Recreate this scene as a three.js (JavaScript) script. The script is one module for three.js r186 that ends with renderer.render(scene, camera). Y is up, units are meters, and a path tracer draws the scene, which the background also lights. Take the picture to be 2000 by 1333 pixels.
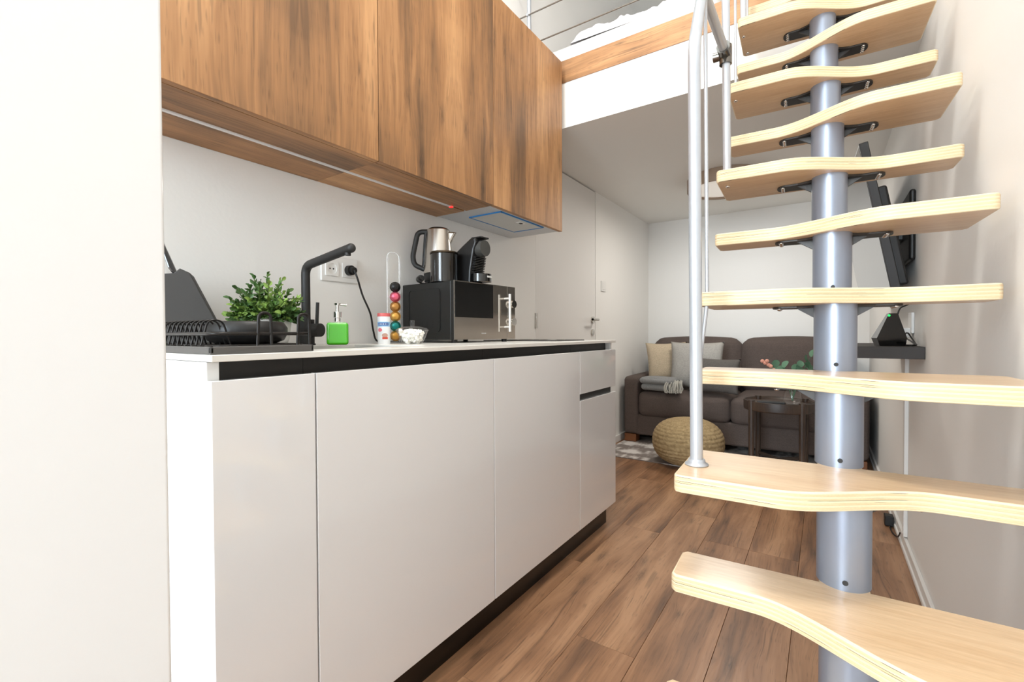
import * as THREE from 'three';
import { RoundedBoxGeometry } from 'three/addons/geometries/RoundedBoxGeometry.js';
import { mergeGeometries, mergeVertices } from 'three/addons/utils/BufferGeometryUtils.js';
import { RectAreaLightUniformsLib } from 'three/addons/lights/RectAreaLightUniformsLib.js';

// ---------- camera, sky, light, exposure ----------
RectAreaLightUniformsLib.init();
const scene = new THREE.Scene();
const D2R = Math.PI / 180;
const camera = new THREE.PerspectiveCamera(2 * Math.atan(666.5 / 900) / D2R, 2000 / 1333, 0.02, 60);
camera.position.set(0, 0.934, 0);
camera.rotation.order = 'YXZ';
camera.rotation.set(-0.917 * D2R, 34.128 * D2R, -0.262 * D2R);
const renderer = new THREE.WebGLRenderer({ antialias: true });
renderer.toneMapping = THREE.LinearToneMapping;
renderer.toneMappingExposure = 1.44;
renderer.shadowMap.enabled = true;
scene.background = new THREE.Color().setRGB(0.75, 0.87, 1.0);
scene.backgroundIntensity = 1.5;
// daylight from an unseen tall window behind the camera, placed to light the room (opening x -1.35..0.15, y 0.2..3.4, z 4.5)
const daylight = new THREE.RectAreaLight(new THREE.Color().setRGB(0.77, 0.895, 1.0), 11.5, 1.5, 3.2);
daylight.name = 'unseen_window_daylight';
daylight.position.set(-0.6, 1.8, 4.43);
daylight.lookAt(-0.6, 1.8, -5);
scene.add(daylight);

// unseen ceiling lamp above the frame, placed to light the front room and loft
const unseenLampLight = new THREE.RectAreaLight(new THREE.Color().setRGB(1.0, 0.985, 0.96), 25, 0.6, 0.6);
unseenLampLight.name = 'unseen_ceiling_lamp_light';
unseenLampLight.position.set(-0.6, 3.79, -0.7);
unseenLampLight.lookAt(-0.6, 0, -0.7001);
scene.add(unseenLampLight);

// ---------- helpers ----------
let seed = 7;
const rnd = () => { seed = (seed * 1664525 + 1013904223) >>> 0; return seed / 4294967296; };
const rr = (a, b) => a + (b - a) * rnd();
function hash(x, y) { let h = Math.imul(x | 0, 374761393) ^ Math.imul(y | 0, 668265263); h = Math.imul(h ^ (h >>> 13), 1274126177); return ((h ^ (h >>> 16)) >>> 0) / 4294967296; }
function vn(x, y) {
  const xi = Math.floor(x), yi = Math.floor(y); let fx = x - xi, fy = y - yi;
  fx = fx * fx * (3 - 2 * fx); fy = fy * fy * (3 - 2 * fy);
  const a = hash(xi, yi), b = hash(xi + 1, yi), c = hash(xi, yi + 1), d = hash(xi + 1, yi + 1);
  return a + (b - a) * fx + (c - a) * fy + (a - b - c + d) * fx * fy;
}
function fbm(x, y, o = 4) { let s = 0, a = 0.5, t = 0; for (let i = 0; i < o; i++) { s += a * vn(x, y); t += a; x = x * 2.03 + 17.1; y = y * 2.03 + 5.7; a *= 0.5; } return s / t; }
const clamp = (x, a = 0, b = 1) => Math.min(b, Math.max(a, x));
const sstep = (a, b, x) => { const t = clamp((x - a) / (b - a)); return t * t * (3 - 2 * t); };
function tex(w, h, fn, srgb = true, rx = 1, ry = 1) {
  const d = new Uint8Array(w * h * 4);
  for (let j = 0; j < h; j++) for (let i = 0; i < w; i++) {
    const c = fn(i / w, j / h), k = (j * w + i) * 4;
    d[k] = clamp(c[0], 0, 255); d[k + 1] = clamp(c[1], 0, 255); d[k + 2] = clamp(c[2], 0, 255); d[k + 3] = 255;
  }
  const t = new THREE.DataTexture(d, w, h, THREE.RGBAFormat);
  if (srgb) t.colorSpace = THREE.SRGBColorSpace;
  t.magFilter = THREE.LinearFilter; t.minFilter = THREE.LinearMipmapLinearFilter; t.generateMipmaps = true;
  t.wrapS = t.wrapT = THREE.MirroredRepeatWrapping; t.repeat.set(rx, ry); t.needsUpdate = true;
  return t;
}
const mix3 = (a, b, t) => [a[0] + (b[0] - a[0]) * t, a[1] + (b[1] - a[1]) * t, a[2] + (b[2] - a[2]) * t];
const std = (o) => new THREE.MeshStandardMaterial(o);
const phy = (o) => new THREE.MeshPhysicalMaterial(o);
function shadows(o) { o.traverse((m) => { if (m.isMesh) { m.castShadow = true; m.receiveShadow = true; } }); return o; }
const names = new Map();
function numbered(n) { const k = names.get(n) ?? 0; names.set(n, k + 1); return k ? n + '_' + String(k).padStart(3, '0') : n; }
function thing(name, label, category, pos = [0, 0, 0], turn = 0, group) {
  const g = new THREE.Group(); g.name = numbered(name); g.position.set(...pos); g.rotation.y = turn; scene.add(g);
  g.userData = { label, category }; if (group) g.userData.group = group;
  return g;
}
function part(parent, name, geo, mat, label) {
  const m = new THREE.Mesh(geo, mat); m.name = name; parent.add(m); m.castShadow = m.receiveShadow = true;
  if (label) m.userData.label = label;
  return m;
}
function solo(name, label, category, geo, mat, pos = [0, 0, 0], turn = 0, group) {
  const m = new THREE.Mesh(geo, mat); m.name = numbered(name); m.position.set(...pos); m.rotation.y = turn; scene.add(m);
  m.userData = { label, category }; if (group) m.userData.group = group; m.castShadow = m.receiveShadow = true;
  return m;
}
function struct(name, geo, mat, label, category) {
  const m = new THREE.Mesh(geo, mat); m.name = name; scene.add(m); m.castShadow = m.receiveShadow = true;
  m.userData = { kind: 'structure', label, category }; return m;
}
// box from min/max corners with uv in metres
function uvBox(g, swap = false, ou = 0, ov = 0) {
  const p = g.attributes.position, n = g.attributes.normal, uv = new Float32Array(p.count * 2);
  for (let i = 0; i < p.count; i++) {
    const ax = Math.abs(n.getX(i)), ay = Math.abs(n.getY(i)), az = Math.abs(n.getZ(i));
    let u, v;
    if (ax >= ay && ax >= az) { u = p.getZ(i); v = p.getY(i); } else if (ay >= az) { u = p.getX(i); v = p.getZ(i); } else { u = p.getX(i); v = p.getY(i); }
    if (swap) [u, v] = [v, u];
    uv[2 * i] = u + ou; uv[2 * i + 1] = v + ov;
  }
  g.setAttribute('uv', new THREE.BufferAttribute(uv, 2)); return g;
}
function B(x0, x1, y0, y1, z0, z1, r = 0, o = {}) {
  const w = Math.abs(x1 - x0), h = Math.abs(y1 - y0), d = Math.abs(z1 - z0);
  const g = r > 0 ? new RoundedBoxGeometry(w, h, d, o.seg ?? 2, Math.min(r, w / 2.01, h / 2.01, d / 2.01)) : new THREE.BoxGeometry(w, h, d);
  g.translate((x0 + x1) / 2, (y0 + y1) / 2, (z0 + z1) / 2);
  return uvBox(g, o.swap, o.ou, o.ov);
}
const flat = (g) => { const a = g.index ? g.toNonIndexed() : g; for (const k of Object.keys(a.attributes)) if (!['position', 'normal', 'uv'].includes(k)) a.deleteAttribute(k); return a; };
const merge = (l) => mergeGeometries(l.map(flat));
function cyl(r0, r1, h, seg = 24, x = 0, y = 0, z = 0) { const g = new THREE.CylinderGeometry(r1, r0, h, seg); g.translate(x, y + h / 2, z); return g; }
function rod(a, b, r, seg = 12) {
  const A = new THREE.Vector3(...a), Bv = new THREE.Vector3(...b), d = Bv.clone().sub(A), g = new THREE.CylinderGeometry(r, r, d.length(), seg);
  g.applyQuaternion(new THREE.Quaternion().setFromUnitVectors(new THREE.Vector3(0, 1, 0), d.clone().normalize())); const m = A.add(Bv).multiplyScalar(0.5); g.translate(m.x, m.y, m.z); return g;
}
// round-cornered tube along points
function pipe(pts, r, bend = 0.05, seg = 12, closed = false) {
  const P = pts.map((p) => new THREE.Vector3(...p)), path = new THREE.CurvePath(); let prev = P[0];
  for (let i = 1; i < P.length - 1; i++) {
    const d0 = P[i - 1].clone().sub(P[i]), d1 = P[i + 1].clone().sub(P[i]), b = Math.min(bend, d0.length() * 0.49, d1.length() * 0.49);
    const a = P[i].clone().add(d0.setLength(b)), c = P[i].clone().add(d1.setLength(b));
    path.add(new THREE.LineCurve3(prev, a)); path.add(new THREE.QuadraticBezierCurve3(a, P[i], c)); prev = c;
  }
  path.add(new THREE.LineCurve3(prev, P[P.length - 1]));
  return new THREE.TubeGeometry(path, Math.max(16, P.length * 14), r, seg, closed);
}
function spline(pts, r, n = 48, seg = 8, closed = false) { return new THREE.TubeGeometry(new THREE.CatmullRomCurve3(pts.map((p) => new THREE.Vector3(...p)), closed), n, r, seg, closed); }
function lathe(pts, seg = 40) { return new THREE.LatheGeometry(pts.map((p) => new THREE.Vector2(...p)), seg); }
function prism(pts, depth, bevel = 0) { // outline in xy, extruded along z, centred
  const s = new THREE.Shape(pts.map((p) => new THREE.Vector2(...p)));
  const g = new THREE.ExtrudeGeometry(s, { depth: depth - 2 * bevel, bevelEnabled: bevel > 0, bevelThickness: bevel, bevelSize: bevel, bevelOffset: -bevel, bevelSegments: 2, curveSegments: 16 });
  g.translate(0, 0, -depth / 2 + bevel); return g;
}
function rrShape(x0, y0, x1, y1, r) {
  const s = new THREE.Shape(); s.moveTo(x0 + r, y0); s.lineTo(x1 - r, y0); s.quadraticCurveTo(x1, y0, x1, y0 + r); s.lineTo(x1, y1 - r); s.quadraticCurveTo(x1, y1, x1 - r, y1);
  s.lineTo(x0 + r, y1); s.quadraticCurveTo(x0, y1, x0, y1 - r); s.lineTo(x0, y0 + r); s.quadraticCurveTo(x0, y0, x0 + r, y0); return s;
}

// ---------- materials ----------
const plasterBump = tex(512, 512, (u, v) => { const n = 128 + 90 * (fbm(u * 90, v * 90, 3) - 0.5); return [n, n, n]; }, false, 1 / 0.8, 1 / 0.8);
const M = {};
M.wall = std({ color: 0xf4f2ee, roughness: 0.82, bumpMap: plasterBump, bumpScale: 0.0006 });
M.ceil = std({ color: 0xf4f2ed, roughness: 0.9, bumpMap: plasterBump, bumpScale: 0.0005 });
M.trim = std({ color: 0xeceae6, roughness: 0.45 });
M.doorPaint = std({ color: 0xebe8e4, roughness: 0.5 });
M.gloss = phy({ color: 0xf2f1f0, roughness: 0.12, clearcoat: 1, clearcoatRoughness: 0.04 });
M.satin = std({ color: 0xf0efec, roughness: 0.35 });
M.counter = phy({ color: 0xeeebe4, roughness: 0.3, clearcoat: 0.2, clearcoatRoughness: 0.2 });
M.black = std({ color: 0x191817, roughness: 0.45 });
M.blackGloss = phy({ color: 0x0b0b0b, roughness: 0.12, clearcoat: 0.6, clearcoatRoughness: 0.08 });
M.plinth = phy({ color: 0x0d0c0b, roughness: 0.22 });
M.charcoal = std({ color: 0x2c2b2a, roughness: 0.6 });
M.matBlack = std({ color: 0x232221, roughness: 0.55 });
M.steel = std({ color: 0xc9c4bd, metalness: 1, roughness: 0.26 });
M.steelDark = std({ color: 0x8a857e, metalness: 0.9, roughness: 0.3 });
M.chrome = std({ color: 0xdfdfdd, metalness: 1, roughness: 0.1 });
M.silverPaint = phy({ color: 0x979fae, metalness: 0.6, roughness: 0.34 });
M.rail = phy({ color: 0xc3c7cd, metalness: 0.5, roughness: 0.3 });
M.bracket = std({ color: 0x4a4846, metalness: 0.8, roughness: 0.42 });
M.glass = phy({ color: 0xffffff, transmission: 1, thickness: 0, roughness: 0.02, ior: 1.45 });
M.white = std({ color: 0xefeeea, roughness: 0.6 });

// oak laminate, grain along v
function oak(seedv, dark, mid, light, size, knots, soft = 1) {
  const [w, h, mw, mh] = size;
  const ks = []; let s0 = seed; seed = seedv; for (let i = 0; i < knots; i++) ks.push([rnd() * mw, rnd() * mh, rr(0.005, 0.013)]); seed = s0;
  return tex(w, h, (u, v) => {
    let x = u * mw, y = v * mh, kd = 0;
    for (const [kx, ky, kr] of ks) { const dx = x - kx, dy = (y - ky) * 0.3, r = Math.hypot(dx, dy), f = Math.exp(-r * r / (kr * kr * 12)); x += dx * f * 0.9; kd += 0.55 * Math.exp(-r * r / (kr * kr * 1.6)) * (0.4 + vn(x * 300, y * 80)); }
    x += 0.016 * (fbm(y * 2.6 + seedv, x * 6, 3) - 0.5) * 2;
    const broad = fbm(x * 7 + seedv * 3.1, y * 1.5 + seedv, 3), band = fbm(x * 17 + seedv, y * 2.1 + 8, 3), mids = fbm(x * 60 + seedv, y * 3.2, 3), grain = vn(x * 420, y * 26 + seedv), fine = fbm(x * 210, y * 9 + 3, 2), blot = fbm(x * 20 + 3, y * 9 + seedv, 3);
    const t = 0.5 + ((broad - 0.5) * 1.2 + (band - 0.5) * 0.7 + (mids - 0.5) * 0.42 + (blot - 0.5) * 0.22) * soft + (fine - 0.5) * 0.3;
    const c = t < 0.5 ? mix3(dark, mid, clamp(t * 2)) : mix3(mid, light, clamp(t * 2 - 1));
    const pore = grain > 0.72 ? 1 - 0.16 * (grain - 0.72) * 3.5 : 1, crack = 1 - 0.16 * sstep(0.76, 0.8, fbm(x * 110 + 40, y * 2.6 + seedv, 2)) * sstep(0.45, 0.6, fbm(x * 8, y * 3 + seedv, 2));
    const k = pore * crack * (1 - 0.45 * clamp(kd));
    return [c[0] * k, c[1] * k, c[2] * k];
  }, true, 1 / mw, 1 / mh);
}
const oakCab = [0, 1, 2].map((i) => oak(11 + i * 7, [118, 86, 57], [168, 121, 78], [206, 156, 107], [768, 1536, 0.7, 1.4], 9));
M.oak = oakCab.map((t) => std({ map: t, roughness: 0.5 }));
M.oakBand = std({ map: oakCab[1], roughness: 0.5 });
const floorTex = [0, 1, 2, 3, 4].map((i) => oak(101 + i * 13, [108, 78, 57], [148, 108, 78], [178, 136, 102], [256, 1536, 0.2, 1.2], 4, 1.15));
const floorRough = tex(128, 512, (u, v) => { const n = 120 + 60 * fbm(u * 40, v * 10, 3); return [n, n, n]; }, false, 1 / 0.2, 1 / 1.2);
M.floor = floorTex.map((t) => std({ map: t, roughness: 0.62, roughnessMap: floorRough }));
// birch veneer and plywood edge
const veneer = tex(512, 256, (u, v) => {
  const n = fbm(u * 7, v * 60, 3), m = fbm(u * 3, v * 8 + 9, 3), f = vn(u * 60, v * 300), t = 0.5 + (n - 0.5) * 0.7 + (m - 0.5) * 0.8;
  const c = mix3([212, 176, 136], [236, 208, 172], clamp(t)); const k = 1 - 0.05 * f; return [c[0] * k, c[1] * k, c[2] * k];
}, true, 1 / 0.6, 1 / 0.3);
const ply = tex(1024, 96, (u, v) => {
  const L = 9, l = Math.floor(v * L), fr = v * L - l, a = hash(l, 3);
  const n = fbm(u * 30 + l * 9, v * 40, 3);
  let c = l % 2 ? mix3([228, 196, 150], [240, 214, 174], n) : mix3([236, 212, 174], [246, 228, 196], n);
  const gap = fbm(u * 9 + l * 31, l * 7.3, 3), glue = (fr < 0.16 ? 1 : 0) * (0.07 + 0.5 * sstep(0.66, 0.72, gap));
  const k = 1 - glue - 0.05 * vn(u * 400, v * 60 + a); return [c[0] * k, c[1] * k, c[2] * k * 0.99];
}, true, 1 / 0.9, 1);
M.veneer = phy({ map: veneer, roughness: 0.32, clearcoat: 0.35, clearcoatRoughness: 0.18 });
M.ply = std({ map: ply, roughness: 0.45 });
const weave = tex(256, 256, (u, v) => { const s = (Math.sin(u * 402) * Math.sin(v * 402) * 0.5 + 0.5), n = 200 + 40 * (fbm(u * 30, v * 30, 3) - 0.5) + 18 * (s - 0.5); return [n, n, n]; }, true, 1 / 0.15, 1 / 0.15);
const weaveBump = tex(256, 256, (u, v) => { const n = 128 + 100 * Math.sin(u * 402) * Math.sin(v * 402) * (0.6 + 0.4 * vn(u * 60, v * 60)); return [n, n, n]; }, false, 1 / 0.15, 1 / 0.15);
const fabric = (c) => std({ color: c, map: weave, roughness: 0.95, bumpMap: weaveBump, bumpScale: 0.0008 });
M.sofa = fabric(0x75665f);
M.beige = fabric(0xf3ddbd); M.greyCush = fabric(0xd6d1c9); M.darkCush = fabric(0x7b7570); M.throwM = fabric(0xb4b4b3);
M.fringe = fabric(0xf0ece0); M.linen = std({ color: 0xece9e4, roughness: 0.9 });
M.jute = std({ map: tex(512, 256, (u, v) => { const n = fbm(u * 120, v * 60, 3), c = mix3([132, 110, 76], [188, 164, 122], n); return c; }), roughness: 0.95 });
M.walnut = std({ map: oak(71, [44, 32, 24], [66, 50, 39], [86, 67, 53], [128, 512, 0.25, 1.0], 1), roughness: 0.45 });

// ---------- room shell ----------
const XW = -1.47, XR = 0.297, ZB = -4.62, ZF = 4.5, HC = 3.9, LF = 2.385, LB = 2.03, ZL = -2.21;
// floor with separate planks
{
  const f = struct('floor', B(XW - 0.1, XR + 0.1, -0.12, -0.012, ZB - 0.1, ZF + 0.1), std({ color: 0x84664e, roughness: 0.9 }), 'brown oak laminate plank floor', 'floor');
  const pw = 0.183, pl = 1.2, x0 = -0.08 - pw * 8;
  const plankGeo = (w, l, ou, ov) => {
    const c = 0.0012, s = new THREE.Shape([[-w / 2 + 0.0004, -0.012], [w / 2 - 0.0004, -0.012], [w / 2 - 0.0004, -c], [w / 2 - c, 0], [-w / 2 + c, 0], [-w / 2 + 0.0004, -c]].map((p) => new THREE.Vector2(...p)));
    const g = new THREE.ExtrudeGeometry(s, { depth: l - 0.0012, bevelEnabled: false }); g.translate(0, 0, -l / 2 + 0.0006); return uvBox(g, false, ou, ov);
  };
  const full = [0, 1, 2, 3].map((i) => plankGeo(pw, pl, 0.1, 0.6 + i * 0.17));
  for (let r = 0; r < 11; r++) {
    const xa = Math.max(XW, x0 + r * pw), xb = Math.min(XR, x0 + (r + 1) * pw); if (xb - xa < 0.01) continue;
    let zj = [-1.278, -0.62, -1.278, -1.7, -0.95, -1.278, -2.19, -2.19, -1.9, -2.6, -1.4][r] + 1.2 * 5;
    for (let k = 0; k < 9; k++) {
      const zb = Math.min(ZF, zj - k * pl), za = Math.max(ZB, zj - (k + 1) * pl); if (zb - za < 0.02) continue;
      const whole = xb - xa > pw - 1e-3 && zb - za > pl - 1e-3;
      const m = part(f, 'plank', whole ? full[(r * 3 + k) % 4] : plankGeo(xb - xa, zb - za, 0.1, 0.4), M.floor[(r * 2 + k * 3 + ((r * k) % 3)) % 5]);
      m.position.set((xa + xb) / 2, 0, (za + zb) / 2);
    }
  }
}
// left wall with the flush door opening z -3.325..-2.43
const DZ0 = -3.325, DZ1 = -2.43;
struct('wall_left', merge([B(XW - 0.12, XW, 0, HC, DZ1, ZF + 0.1), B(XW - 0.12, XW, 0, HC, ZB - 0.1, DZ0), B(XW - 0.12, XW, LB, HC, DZ0, DZ1), B(XW - 0.12, XW - 0.06, 0, LB, DZ0, DZ1)]), M.wall, 'white plastered kitchen wall on the left', 'wall');
struct('wall_right', B(XR, XR + 0.12, 0, HC, ZB - 0.1, ZF + 0.1), M.wall, 'white plastered wall beside the staircase', 'wall');
struct('wall_back', B(XW - 0.12, XR + 0.12, 0, HC, ZB - 0.1, ZB), M.wall, 'white wall behind the sofa', 'wall');
struct('wall_front', merge([B(XW - 0.12, -1.35, 0, HC, ZF, ZF + 0.1), B(0.15, XR + 0.12, 0, HC, ZF, ZF + 0.1), B(-1.35, 0.15, 0, 0.2, ZF, ZF + 0.1), B(-1.35, 0.15, 3.4, HC, ZF, ZF + 0.1)]), M.wall, 'white window wall out of view behind the camera', 'wall');  // out of view; set far back to even out the daylight
struct('ceiling', B(XW - 0.12, XR + 0.12, HC, HC + 0.1, ZB - 0.1, ZF + 0.1), M.ceil, 'white upper ceiling above the loft', 'ceiling');
{
  const w = struct('window_1', merge([B(-1.35, -1.29, 0.2, 3.4, ZF, ZF + 0.06), B(0.09, 0.15, 0.2, 3.4, ZF, ZF + 0.06), B(-1.29, 0.09, 0.2, 0.26, ZF, ZF + 0.06), B(-1.29, 0.09, 3.34, 3.4, ZF, ZF + 0.06), B(-0.63, -0.57, 0.26, 3.34, ZF, ZF + 0.06)]), M.trim, 'tall white framed window out of view behind the camera, lighting the room', 'window');  // unseen window, placed behind the camera as the daylight opening
  part(w, 'pane', B(-1.29, -0.63, 0.26, 3.34, ZF + 0.028, ZF + 0.032), M.glass); part(w, 'pane', B(-0.57, 0.09, 0.26, 3.34, ZF + 0.028, ZF + 0.032), M.glass);
}
// loft platform
{
  const l = struct('loft_platform', B(XW, XR, LB, 2.27, ZB, ZL), M.ceil, 'white loft platform over the living corner', 'loft');
  part(l, 'edge_board', B(XW, XR, 2.268, LF, ZB, ZL + 0.004, 0, { swap: true, ou: 0.2, ov: 0.31 }), M.oakBand, 'oak board along the loft edge');
}
// door in the left wall
{
  const g = new THREE.Group(); g.name = 'door_1'; scene.add(g); g.userData = { kind: 'structure', label: 'flush white full-height door in the left wall', category: 'door' };
  part(g, 'leaf', B(XW - 0.045, XW - 0.001, 0.006, LB - 0.008, DZ0 + 0.004, DZ1 - 0.004, 0.001), M.doorPaint);
  part(g, 'hinge', merge([B(XW - 0.004, XW + 0.004, 0.965, 1.06, DZ1 - 0.012, DZ1 + 0.012, 0.001), rod([XW + 0.006, 0.965, DZ1], [XW + 0.006, 1.06, DZ1], 0.006)]), M.steel);
  part(g, 'handle', merge([rod([XW - 0.001, 1.037, -3.265], [XW + 0.012, 1.037, -3.265], 0.024, 24), pipe([[XW, 1.037, -3.265], [XW + 0.055, 1.037, -3.265], [XW + 0.055, 1.037, -3.15]], 0.009, 0.014)]), M.steel);
  part(g, 'lock_rosette', merge([rod([XW - 0.001, 0.942, -3.265], [XW + 0.01, 0.942, -3.265], 0.024, 24), B(XW + 0.008, XW + 0.013, 0.93, 0.954, -3.269, -3.261)]), M.steel);
}
struct('baseboard_right', merge([B(XR - 0.012, XR, 0, 0.055, ZB, 4.4, 0.003), B(XR - 0.018, XR, 0, 0.02, ZB, 4.4, 0.004)]), M.trim, 'white baseboard under the right wall', 'baseboard');
struct('baseboard_left', B(XW, XW + 0.012, 0, 0.06, ZB + 0.002, DZ0 - 0.01, 0.003), M.trim, 'white baseboard beside the flush door', 'baseboard');
struct('baseboard_back', B(XW + 0.012, XR - 0.02, 0, 0.06, ZB, ZB + 0.012, 0.003), M.trim, 'white baseboard behind the sofa', 'baseboard');

// ---------- kitchen base units ----------
const FX = -0.85;
const doors = [[-0.357, -0.547], [-0.547, -1.154], [-1.154, -1.763], [-1.763, -2.162]];
const unitLabels = ['narrow white gloss base unit at the near end of the counter', 'wide white gloss base unit second from the near counter end', 'wide white gloss base unit beside the drawer unit', 'white gloss drawer unit at the far end of the counter'];
doors.forEach(([za, zb], i) => {
  const u = thing('base_cabinet', unitLabels[i], 'cabinet', [0, 0, 0], 0, 'base units under the counter');
  part(u, 'body', B(XW + 0.004, FX - 0.0215, 0.1, i === 3 ? 0.848 : 0.846, i ? za - 0.001 : za - 0.02, zb + 0.001), M.satin);
  part(u, 'plinth', B(FX - 0.055, FX - 0.038, 0, 0.1, i ? za : za - 0.03, i === 3 ? zb + 0.03 : zb), M.plinth, 'black plinth');
  part(u, 'handle_channel', B(FX - 0.06, FX - 0.045, 0.846, 0.886, i ? za - 0.0005 : za - 0.0205, i === 3 ? zb + 0.0205 : zb + 0.0005), M.black, 'black recessed handle channel');
  const g = 0.0016;
  if (i < 3) part(u, 'door', B(FX - 0.02, FX, 0.1, 0.856, za - (i ? g : -0.002), zb + g, 0.0015), M.gloss);
  else {
    part(u, 'drawer', B(FX - 0.02, FX, 0.676, 0.856, za - g, zb, 0.0015), M.gloss);
    part(u, 'drawer', B(FX - 0.02, FX, 0.1, 0.648, za - g, zb, 0.0015), M.gloss);
    part(u, 'handle_channel', B(FX - 0.0213, FX - 0.018, 0.646, 0.678, za - g, zb + 0.021), M.black, 'black recessed handle channel');
    part(u, 'side_panel', B(XW + 0.004, FX - 0.021, 0.1, 0.887, zb, zb + 0.018, 0.001), M.satin);
  }
  if (!i) part(u, 'side_panel', B(XW + 0.004, FX - 0.021, 0.004, 0.887, za - 0.02, za, 0.001), M.satin, 'white end panel');
});
{
  const c = thing('countertop', 'thin off-white worktop running over all the base units', 'countertop');
  const s = new THREE.Shape([[0.357, XW + 0.002], [2.166, XW + 0.002], [2.166, FX], [0.357, FX]].map(([a, b]) => new THREE.Vector2(a, b)));
  const hole = new THREE.Path([[0.6, -1.3], [0.98, -1.3], [0.98, -0.97], [0.6, -0.97]].map(([a, b]) => new THREE.Vector2(a, b))); s.holes.push(hole);
  const g = new THREE.ExtrudeGeometry(s, { depth: 0.01, bevelEnabled: true, bevelThickness: 0.001, bevelSize: 0.001, bevelOffset: -0.001, bevelSegments: 1 });
  g.applyMatrix4(new THREE.Matrix4().makeBasis(new THREE.Vector3(0, 0, -1), new THREE.Vector3(1, 0, 0), new THREE.Vector3(0, -1, 0))); g.translate(0, 0.899, 0);
  part(c, 'slab', g, M.counter);
  const sk = thing('sink', 'dark undermount sink basin beside the dish rack', 'sink', [-1.135, 0.887, -0.79]);
  part(sk, 'basin', merge([B(-0.17, 0.17, -0.03, -0.026, -0.195, 0.195), B(-0.17, -0.165, -0.026, 0, -0.195, 0.195), B(0.165, 0.17, -0.026, 0, -0.195, 0.195), B(-0.165, 0.165, -0.026, 0, 0.19, 0.195), B(-0.165, 0.165, -0.026, 0, -0.195, -0.19)]), M.charcoal);
  part(sk, 'drain', cyl(0.03, 0.03, 0.003, 24, 0, -0.026, 0), M.steelDark);
}
// ---------- wall cabinets ----------
const UX = -1.142, UY = 1.469, UT = 2.352;
[[-0.357, -0.957], [-0.957, -1.556]].forEach(([za, zb], i) => {
  const u = thing('wall_cabinet', ['large oak wall cabinet above the sink and plant', 'middle oak wall cabinet above the kettle'][i], 'cabinet', [0, 0, 0], 0, 'oak wall cabinets');
  part(u, 'body', merge([B(-1.292, UX - 0.0215, UY, UT, zb + 0.0005, za - 0.0005, 0, { ou: i * 0.37 }), B(XW + 0.002, -1.304, UY, UT, zb + 0.0005, za - 0.0005, 0, { ou: i * 0.37 }), B(-1.31, -1.29, UY + 0.012, UT - 0.01, zb + 0.0005, za - 0.0005)]), M.oak[0]);
  part(u, 'door', B(UX - 0.02, UX, UY, UT, zb + 0.0012, za - 0.0012, 0.0012, { ou: i * 0.61, ov: i * 0.43 }), M.oak[i]);
});
{
  const u = thing('wall_cabinet', 'right oak wall cabinet housing the extractor hood', 'cabinet', [0, 0, 0], 0, 'oak wall cabinets');
  part(u, 'body', B(XW + 0.002, UX - 0.0215, UY + 0.045, UT, -2.16, -1.5565), M.oak[0]);
  part(u, 'door', B(UX - 0.02, UX, UY, UT, -2.16, -1.5572, 0.0012, { ou: 0.9, ov: 0.2 }), M.oak[2]);
  const h = thing('extractor_hood', 'grey metal hood underside with blue protective film edges', 'hood', [0, UY, 0]);
  part(h, 'body', B(XW + 0.003, UX - 0.022, 0.002, 0.045, -2.157, -1.558, 0.002), std({ color: 0xd0d1d2, metalness: 0.15, roughness: 0.4 }));
  const blue = std({ color: 0x2d7fc0, roughness: 0.35 });
  part(h, 'filter_panel', B(-1.348, -1.18, -0.002, 0.003, -2.01, -1.66, 0.001), std({ color: 0xd3d3cf, metalness: 0.15, roughness: 0.5 }));
  part(h, 'film_strip', merge([B(-1.354, -1.347, -0.003, 0.003, -2.015, -1.65), B(-1.18, -1.174, -0.003, 0.003, -2.015, -1.65), B(-1.354, -1.174, -0.003, 0.003, -2.021, -2.014), B(-1.354, -1.174, -0.003, 0.003, -1.656, -1.651)]), blue, 'blue protective film strip');
  part(h, 'latch', B(-1.225, -1.2, -0.004, 0.002, -1.895, -1.845, 0.001), M.white);
  part(h, 'latch_button', B(-1.219, -1.206, -0.006, -0.003, -1.88, -1.86, 0.001), M.charcoal);
  const l = thing('light_strip', 'slim grey profile recessed under the oak wall cabinets', 'light strip', [-1.298, UY + 0.004, -0.92]);
  part(l, 'profile', B(-0.0055, 0.0055, -0.0075, 0.006, -0.555, 0.555), std({ color: 0xe4e2e0, roughness: 0.4 }));
  part(l, 'indicator_light', B(-0.005, 0.007, -0.0095, -0.006, -0.55, -0.537, 0.001), std({ color: 0xff2020, emissive: 0xff1414, emissiveIntensity: 3 }), 'small glowing red indicator');
}
// ---------- tall open door on the left ----------
{
  const t = thing('tall_cabinet_door', 'tall glossy white door leaf standing open in the left foreground', 'door', [-0.5, 0, -0.1725], -0.03);
  // local: leaf runs along +z from its free edge, face looks to +x
  part(t, 'leaf', B(-0.022, 0, 0.012, 2.75, 0, 0.55, 0.003), M.gloss);
  part(t, 'hinge_post', B(-0.05, 0.0, 0, 2.8, 0.553, 0.6, 0.003), M.satin);
}

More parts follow.
